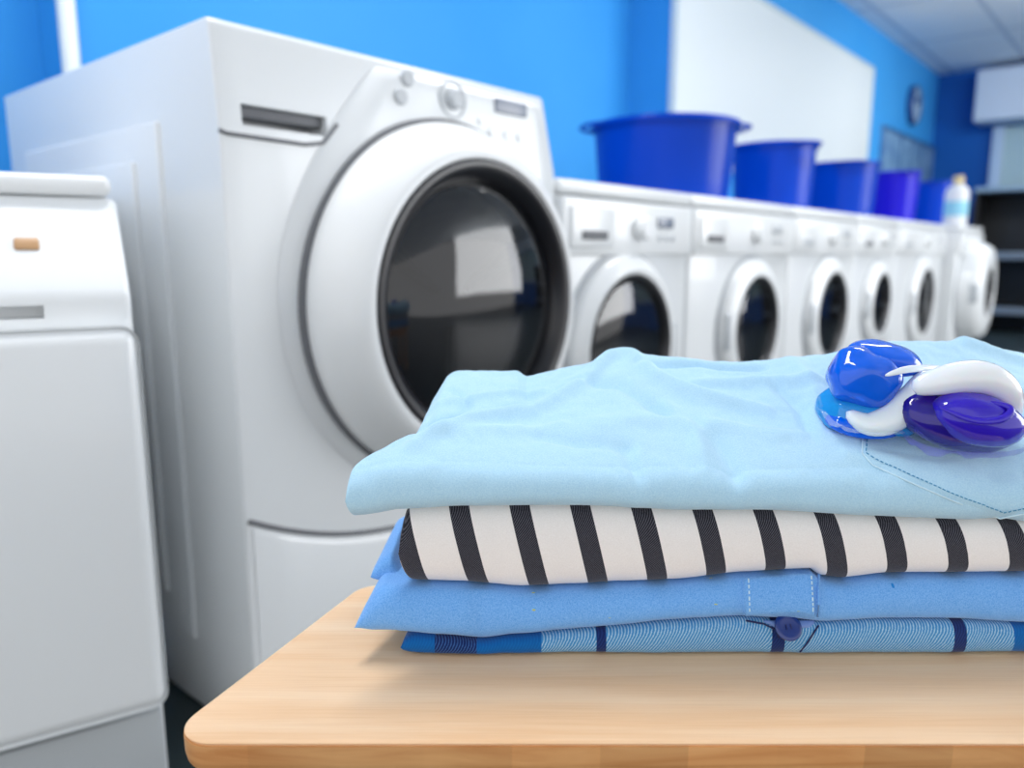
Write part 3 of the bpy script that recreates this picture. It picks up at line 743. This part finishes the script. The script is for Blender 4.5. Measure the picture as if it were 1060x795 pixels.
# top: pale blue shirt
DB = .612
zback = tabl([(430, 395), (455, 388), (463, 381), (500, 380), (535, 382), (545, 387), (600, 374), (645, 363), (700, 367), (760, 372), (850, 362), (905, 350), (980, 349), (1060, 360), (1150, 372)], DB - .012)
zfront = tabl([(355, 488), (400, 478), (470, 480), (600, 482), (760, 486), (900, 486), (1060, 492), (1150, 492)], dT + .012)
def plane_ld(px, py):           # picture point on the pile's sloping top
    z0, z1 = .131, .178; d0, d1 = .464, .600
    h, v = ray_hv(py); lo_, hi2 = .40, .75
    for _ in range(40):
        m_ = (lo_ + hi2) / 2; zr = EYE + m_ * v / h - TZ; zp = z0 + (z1 - z0) * (m_ - d0) / (d1 - d0)
        if zr > zp: lo_ = m_
        else: hi2 = m_
    return (px - CX) * m_ / h, m_
RIDGES = [  # traced folds: points, width (m), height (m)
    ([(641, 366), (591, 400), (537, 424), (480, 440), (428, 464)], .007, .0050),
    ([(648, 370), (680, 398), (720, 413), (790, 425)], .007, .0045),
    ([(455, 415), (500, 405), (560, 398)], .005, .0028),
    ([(560, 449), (606, 458), (650, 462)], .006, -.0028),
    ([(720, 400), (780, 396), (850, 402)], .006, .0030),
    ([(660, 385), (720, 378), (790, 382)], .004, -.0030),
    ([(820, 378), (845, 410), (850, 440)], .008, .0030),
    ([(430, 440), (500, 428), (560, 412), (610, 385)], .005, -.0028),
    ([(620, 440), (700, 436), (800, 452), (880, 455)], .008, .0024),
    ([(740, 455), (760, 478), (765, 500)], .006, -.0026),
    ([(645, 462), (668, 500)], .005, -.0022),
    ([(960, 352), (1000, 375), (1060, 385)], .006, .0030),
    ([(470, 398), (485, 415), (470, 440)], .004, -.0018),
    ([(600, 392), (640, 402), (690, 432), (720, 440)], .006, -.0032),
    ([(880, 470), (940, 478), (1010, 480)], .006, .0020),
    ([(690, 425), (720, 450), (730, 480)], .006, .0022),
    ([(440, 455), (520, 446), (580, 438)], .006, .0020),
    ([(800, 400), (830, 425), (840, 455)], .005, -.0022),
]
RL = []
for pts, w, h in RIDGES: RL.append(([Vector(plane_ld(*p)) for p in pts], w, h))
def seg_dist(p, a, b):
    ab = b - a; t_ = max(0, min(1, (p - a).dot(ab) / ab.length_squared)); return (p - a - ab * t_).length, t_
def ridges(l, d):
    p = Vector((l, d)); s = 0
    for pts, w, h in RL:
        best = 9; n_ = len(pts) - 1; tb = 0
        for i in range(n_):
            q, t_ = seg_dist(p, pts[i], pts[i + 1])
            if q < best: best = q; tb = (i + t_) / n_
        if best < 3 * w: s += 1.7 * h * exp(-(best / w) ** 2) * (sin(pi * min(1, max(0, .12 + tb * .76)))) ** .5
    return s
def left_T(t):
    pts = [(0, lpx(357, 515, dT)), (.10, lpx(360, 498, .465)), (.28, lpx(404, 475, .488)), (.36, lpx(424, 468, .50)), (.5, lpx(431, 450, .52)), (.75, lpx(440, 410, .56)), (.93, lpx(452, 390, .595)), (1, lpx(458, 384, .61))]
    return interp(pts, t)
def T_T(l, d):
    s = max(0, min(1, (d - (dT + .012)) / (DB - .012 - dT - .012)))
    zf = interp(zfront, l); zb = interp(zback, l)
    u = s ** .85
    return lerp(zf, zb, u) + ridges(l, d) + .003 * nz(l * 14 + 3, d * 20, 33) * (1 - s)
def B_T(l, d):
    b = I_st(l, d) + GAP
    if l < lpx(412, 530, dS): 
        s = min(1, (lpx(412, 530, dS) - l) / .035); b = lerp(b, zc_(360, 540, dT), s)
    return b
def wobT(l, d, s): return .0018 * nz(l * 24, d * 24, 43) + .0009 * nz(l * 60, d * 90, 49) + .0004 * nz(l * 160, d * 160, 59)
pale, pale_cloth = slab('pale_blue_shirt', 'folded pale blue cotton shirt on top of the pile, under the detergent capsules', M['light_shirt'],
    left_T, LR, dcurve(dT, .002, 12, 35), DB, B_T, T_T, .014, lambda t: lerp(.0035, .022, t), NXg=420, NYg=130, wob=wobT, zw=1.0, npow=2.0, rb=.02)

# surfaces for pieces that lie on the cloth
bpy.context.view_layer.update()
def bvh_of(o):
    mw = o.matrix_world.copy(); me = o.data
    return BVHTree.FromPolygons([mw @ v.co for v in me.vertices], [p.vertices[:] for p in me.polygons])
BT = bvh_of(pale_cloth); BBl = bvh_of(blue_cloth); BPl = bvh_of(plaid_cloth)
EYEP = Vector((0, 0, EYE))
def onto(bvh, px, py, off=0.0):
    for k_ in (0, 1, -1, 2, -2, 3, -3, 4, -4, 6, -6, 8, -8, 11, -11, 15, -15):
        r = bvh.ray_cast(EYEP, wdir(px, py + k_).normalized())
        if r[0] is not None: break
    if r[0] is None: return None, None
    n = r[1] if r[1].dot(wdir(px, py)) < 0 else -r[1]
    return r[0] + n * off, n
def local(parent, p):
    while parent.parent: parent = parent.parent
    return parent.matrix_world.inverted() @ p
def patch(name, bvh, bottom, topc, m, parent, off=.0009, nu=40, nv=14, fade=True):
    """a second layer of cloth laid over the garment between two curves"""
    bm = bmesh.new(); uvl = bm.loops.layers.uv.new('UVMap'); G = []
    def at(c, s):
        L = [0]
        for a, b in zip(c, c[1:]): L.append(L[-1] + math.hypot(b[0] - a[0], b[1] - a[1]))
        x = s * L[-1]
        for i in range(len(c) - 1):
            if x <= L[i + 1] + 1e-9:
                t_ = (x - L[i]) / (L[i + 1] - L[i]); return (lerp(c[i][0], c[i + 1][0], t_), lerp(c[i][1], c[i + 1][1], t_))
        return c[-1]
    last = None
    for j in range(nv + 1):
        row = []
        for i in range(nu + 1):
            a = at(bottom, i / nu); b = at(topc, i / nu); x = lerp(a[0], b[0], j / nv); y = lerp(a[1], b[1], j / nv)
            e = min(i, nu - i if not fade else 99, j, (nv - j) if not fade else 99)
            oo = off if e > 0 else -.0004
            if fade: oo = oo if e == 0 else off * (1 - .9 * j / nv)
            p, n = onto(bvh, x, y, oo)
            if p is None: p = last + Vector((0, 0, 0.0))
            last = p; row.append(bm.verts.new(local(parent, p)))
        G.append(row)
    for j in range(nv):
        for i in range(nu):
            f = bm.faces.new((G[j][i], G[j][i + 1], G[j + 1][i + 1], G[j + 1][i]))
            for lp in f.loops: c = lp.vert.co; lp[uvl].uv = (c.x, c.y * .8 - c.z)
    return link(name, bm, m, parent, angle=180)
def stitches(bvh, pts, parent, m, step=5.0, dash=.6, r=.00034, off=.0014):
    bm = bmesh.new()
    for a, b in zip(pts, pts[1:]):
        L = math.hypot(b[0] - a[0], b[1] - a[1]); n_ = max(1, int(L / step))
        for i in range(n_):
            q = []
            for s in (i / n_, (i + dash * .5) / n_, (i + dash) / n_):
                p, n = onto(bvh, lerp(a[0], b[0], s), lerp(a[1], b[1], s), off)
                if p is not None: q.append(local(parent, p))
            if len(q) == 3: tube(bm, q, r, 6)
    return link('stitching', bm, m, parent)
# pocket flap on the pale shirt
seam = [(893, 447), (892, 470), (903, 482), (940, 499), (985, 518), (1035, 535.5), (1059, 531)]
pk = patch('pocket', BT, seam, [(896, 444), (920, 446), (960, 460), (1000, 468), (1059, 470)], M['light_shirt'], pale, off=.0011)
stitches(BT, [(x + (4 if i < 2 else 3), y - (0 if i < 2 else 6)) for i, (x, y) in enumerate(seam)], pk, M['thread_blue'], 4.6)
bm = bmesh.new(); q = [local(pale, onto(BT, x, y, .0008)[0]) for x, y in seam]; tube(bm, q, .0006, 6); link('seam', bm, M['thread'], pk)
# overlapping placket end on the chambray shirt
pl = patch('placket', BBl, [(769, 637), (800, 636), (826, 635), (844.5, 639)], [(768, 598.5), (800, 596), (820, 594), (842, 593.5)], M['chambray'], blue, off=.0026, nu=30, nv=14, fade=False)
stitches(BBl, [(774, 602), (775, 632)], pl, M['thread'], 4.5, r=.00045, off=.0030)
stitches(BBl, [(839, 599), (840.5, 632)], pl, M['thread'], 4.5, r=.00045, off=.0030)
bm = bmesh.new(); q = [local(blue, onto(BBl, x, y, .0020)[0]) for x, y in [(845.5, 597), (846, 610), (846, 625), (845.5, 636)]]; tube(bm, q, .0007, 6); link('placket_edge', bm, M['chambray'], pl)
# button band, trim and button on the plaid shirt
pb = patch('button_band', BPl, [(806, 652), (822, 651), (838, 650)], [(786, 642), (812, 642), (846, 643)], M['pale_placket'], plaid, off=.0018, nu=16, nv=6, fade=False)
bm = bmesh.new(); q = []
for x, y in [(772, 643), (790, 646), (803, 652), (806, 660)]:
    p, n = onto(BPl, x, y, .0008)
    if p is not None: q.append(local(plaid, p))
if len(q) > 1: tube(bm, q, .0006, 6); link('binding', bm, M['navy_trim'], plaid)
else: bm.free()
bm = bmesh.new(); q = []
for x, y in [(847, 648), (842, 655), (836, 664), (828, 674)]:
    p, n = onto(BPl, x, y, .0006)
    if p is not None: q.append(local(plaid, p))
if len(q) > 1: tube(bm, q, .0006, 6); link('binding', bm, M['navy_trim'], plaid)
else: bm.free()
p, n = onto(BPl, 813, 650, .0050)
if p is None: p, n = onto(BPl, 813, 652, .0022)
n = (Vector((0, 0, .75)) - FW * .9 + RT * .1).normalized()
bm = bmesh.new(); lathe_z(bm, [(0, .0004), (.0035, .0004), (.0055, .0012), (.0075, .0013), (.0088, .0004), (.0088, -.0006), (.006, -.0012), (0, -.0012)], 40)
mt = Matrix.Translation(local(plaid, p)) @ (plaid.matrix_world.inverted().to_3x3() @ n).to_track_quat('Z', 'Y').to_matrix().to_4x4()
bmesh.ops.transform(bm, matrix=mt, verts=bm.verts); bt = link('button', bm, M['button'], plaid)
bm = bmesh.new()
for a in (-.0016, .0016): tube(bm, [(a, -.0015, .0007), (a, .0015, .0007)], .0003, 6)
bmesh.ops.transform(bm, matrix=mt, verts=bm.verts); link('thread', bm, M['navy_trim'], bt)

# ------------------------------------------------------------------ detergent capsules
def liquid(name, c, tr_=.35, rough=.06):
    m = mat(name, c, rough, spec=.4, coat=.6, trans=tr_, ior=1.38)
    m.node_tree.nodes['Principled BSDF'].inputs['Coat Roughness'].default_value = .03
    return m
M['blue_gel'] = liquid('blue_gel', srgb(0, 104, 242), .2)
M['light_gel'] = liquid('light_blue_gel', srgb(40, 170, 248), .35)
M['purple_gel'] = liquid('purple_gel', srgb(54, 26, 205), .2)
M['deep_purple'] = liquid('deep_purple_gel', srgb(38, 16, 150), .3)
M['powder'] = mat('white_gel', srgb(240, 242, 246), .18, coat=.8, sss=.2)
film = mat('clear_film', (.75, .88, 1, 1), .06, spec=.6, coat=.5)
k = NT(film); tr = k.n('ShaderNodeBsdfTransparent'); mx = k.n('ShaderNodeMixShader'); mx.inputs[0].default_value = .72
out = k.t.nodes['Material Output']; k.l(k.b.outputs[0], mx.inputs[1]); k.l(tr.outputs[0], mx.inputs[2]); k.l(mx.outputs[0], out.inputs[0])
M['film'] = film
filmp = film.copy(); filmp.node_tree.nodes['Principled BSDF'].inputs['Base Color'].default_value = srgb(90, 70, 220); M['film_purple'] = filmp
def blob(bm, c, r, rot=None, n=(40, 28), p=2.0, wob=0, seed=0, bend=0, floor=None):
    """soft pillow: superellipsoid with gentle lumps"""
    c = Vector(c); R_ = rot or Matrix.Identity(3); rings = []
    for j in range(n[1] + 1):
        ph = -pi / 2 + pi * j / n[1]; row = []
        for i in range(n[0]):
            th = 2 * pi * i / n[0]
            sg = lambda v: math.copysign(abs(v) ** (2 / p), v)
            v = Vector((sg(cos(ph)) * sg(cos(th)), sg(cos(ph)) * sg(sin(th)), sg(sin(ph))))
            k_ = 1 + wob * noise.noise(v * 1.7 + Vector((seed, 0, 0)))
            v = Vector((v.x * r[0], v.y * r[1], v.z * r[2])) * k_
            v.z += bend * (v.x / r[0]) ** 2
            w_ = c + R_ @ v
            if floor is not None and w_.z < floor: w_.z = floor - (floor - w_.z) * .05
            row.append(bm.verts.new(w_))
            if j in (0, n[1]): break
        rings.append(row)
    for a, b in zip(rings, rings[1:]):
        for i in range(n[0]):
            k2 = (i + 1) % n[0]
            if len(a) == 1: bm.faces.new((a[0], b[i], b[k2]))
            elif len(b) == 1: bm.faces.new((a[i], b[0], a[k2]))
            else: bm.faces.new((a[i], a[k2], b[k2], b[i]))
    return bm
def smooth_path(pts, n=24):
    pts = [Vector(p) for p in pts]; out = []
    for k_ in range(n + 1):
        u = k_ / n * (len(pts) - 1); i = min(int(u), len(pts) - 2); f = u - i
        p0 = pts[max(i - 1, 0)]; p1 = pts[i]; p2 = pts[i + 1]; p3 = pts[min(i + 2, len(pts) - 1)]
        out.append(.5 * ((2 * p1) + (-p0 + p2) * f + (2 * p0 - 5 * p1 + 4 * p2 - p3) * f * f + (-p0 + 3 * p1 - 3 * p2 + p3) * f ** 3))
    return out
def swirl(bm, pts, rmax, flat, upv, n=24, e=.5, skew=0):
    P = smooth_path(pts, n); rad = [max(.0004, rmax * (sin(pi * min(1, max(0, (i / n)))) ** e)) for i in range(n + 1)]
    return tube(bm, P, rad, 18, flat, upv)

# capsule frame: x right, y away, z up, units of metres, turned to the viewer's heading like the table
def pod(px, py, d_extra, label, tilt):
    p, n = onto(BT, px, py)
    t = thing('detergent_capsule', label, 'detergent capsule', p, TANG, None)
    t.rotation_euler = (tilt, 0, TANG); 
    return t, p
def skirt(bm, a, b, z, amp, wid, seed, n=120):
    R1 = []; R2 = []; R3 = []
    for i in range(n):
        th = 2 * pi * i / n; sg = lambda v: math.copysign(abs(v) ** .75, v)
        x, y = a * sg(cos(th)), b * sg(sin(th)); w = wid * (1 + .5 * noise.noise(Vector((cos(th) * 2, sin(th) * 2, seed))))
        zz = z + amp * noise.noise(Vector((cos(th) * 2.5, sin(th) * 2.5, seed + 3)))
        R1.append(bm.verts.new((x * .93, y * .93, z))); R2.append(bm.verts.new((x * (1 + w * .5), y * (1 + w * .5), zz))); R3.append(bm.verts.new((x * (1 + w), y * (1 + w), zz + amp * .8 * noise.noise(Vector((cos(th) * 4, sin(th) * 4, seed))))))
    for A, B in ((R1, R2), (R2, R3)):
        for i in range(n): j = (i + 1) % n; bm.faces.new((A[i], A[j], B[j], B[i]))
    return bm
UPV = Vector((0, -.75, .65))
# --- blue and white capsule
t, pp = pod(903, 446, 0, 'blue and white liquid detergent capsule, the left of the two on the pale shirt', radians(16))
t.location = pp + Vector((0, 0, .003))
S = pp.dot(FW) / 776.0            # metres per picture pixel there
def q(x, z, y): return ((x - 903) * S, y, (438 - z) * S)      # side sketch -> capsule frame
link('base_gel', blob(bmesh.new(), q(904, 428, .010), (.0335, .025, .0155), p=2.5, wob=.08, seed=2, floor=0), M['light_gel'], t, angle=180)
link('blue_lobe', blob(bmesh.new(), q(888, 388, .008), (.0220, .019, .0185), Matrix.Rotation(.30, 3, 'Y'), p=2.5, wob=.10, seed=5), M['blue_gel'], t, angle=180)
link('top_lobe', blob(bmesh.new(), q(915, 374, .020), (.0240, .017, .010), Matrix.Rotation(.18, 3, 'Y'), p=2.3, wob=.06, seed=7), M['blue_gel'], t, angle=180)
link('front_gel', blob(bmesh.new(), q(890, 434, -.004), (.0245, .014, .0075), Matrix.Rotation(.16, 3, 'Y'), p=2.2, wob=.08, seed=8, floor=.0005), M['blue_gel'], t, angle=180)
bm = bmesh.new(); swirl(bm, [q(866, 414, -.008), q(885, 423, -.014), q(910, 417, -.013), q(932, 400, -.006), q(950, 388, .004), q(962, 382, .010)], .0098, .8, UPV, e=.5)
link('white_swirl', bm, M['powder'], t, angle=180)
bm = bmesh.new(); swirl(bm, [q(895, 372, -.010), q(912, 366, -.010), q(935, 368, -.004), q(966, 374, .006)], .0024, .5, UPV); link('film_crease', bm, M['powder'], t, angle=180)
link('film', skirt(bmesh.new(), .0335, .026, .009, .004, .07, 4), M['film'], t, angle=180)
# --- purple and white capsule
t, pp = pod(990, 471, 0, 'purple and white liquid detergent capsule, the right of the two on the pale shirt', radians(15))
t.location = pp + Vector((0, 0, .004))
S = pp.dot(FW) / 760.0
def q(x, z, y): return ((x - 992) * S, y, (462 - z) * S)
link('base_gel', blob(bmesh.new(), q(994, 436, .010), (.0395, .024, .0185), Matrix.Rotation(.20, 3, 'Y'), p=2.2, wob=.08, seed=12, floor=0), M['deep_purple'], t, angle=180)
link('purple_lobe', blob(bmesh.new(), q(1000, 424, -.004), (.0300, .018, .0158), Matrix.Rotation(.26, 3, 'Y'), p=2.15, wob=.05, seed=15, floor=.001), M['purple_gel'], t, angle=180)
bm = bmesh.new(); swirl(bm, [q(936, 398, .006), q(958, 391, .006), q(985, 385, .006), q(1012, 388, .006), q(1036, 406, .006), q(1050, 436, .008)], .0105, .9, UPV, e=.4)
link('white_swirl', bm, M['powder'], t, angle=180)
bm = bmesh.new(); swirl(bm, [q(950, 404, -.012), q(978, 412, -.020), q(1005, 411, -.020), q(1018, 404, -.014), q(1000, 400, -.010)], .0024, .7, UPV, e=.4)
link('purple_fold', bm, M['purple_gel'], t, angle=180)
link('film', skirt(bmesh.new(), .0385, .0265, .012, .005, .09, 9), M['film_purple'], t, angle=180)
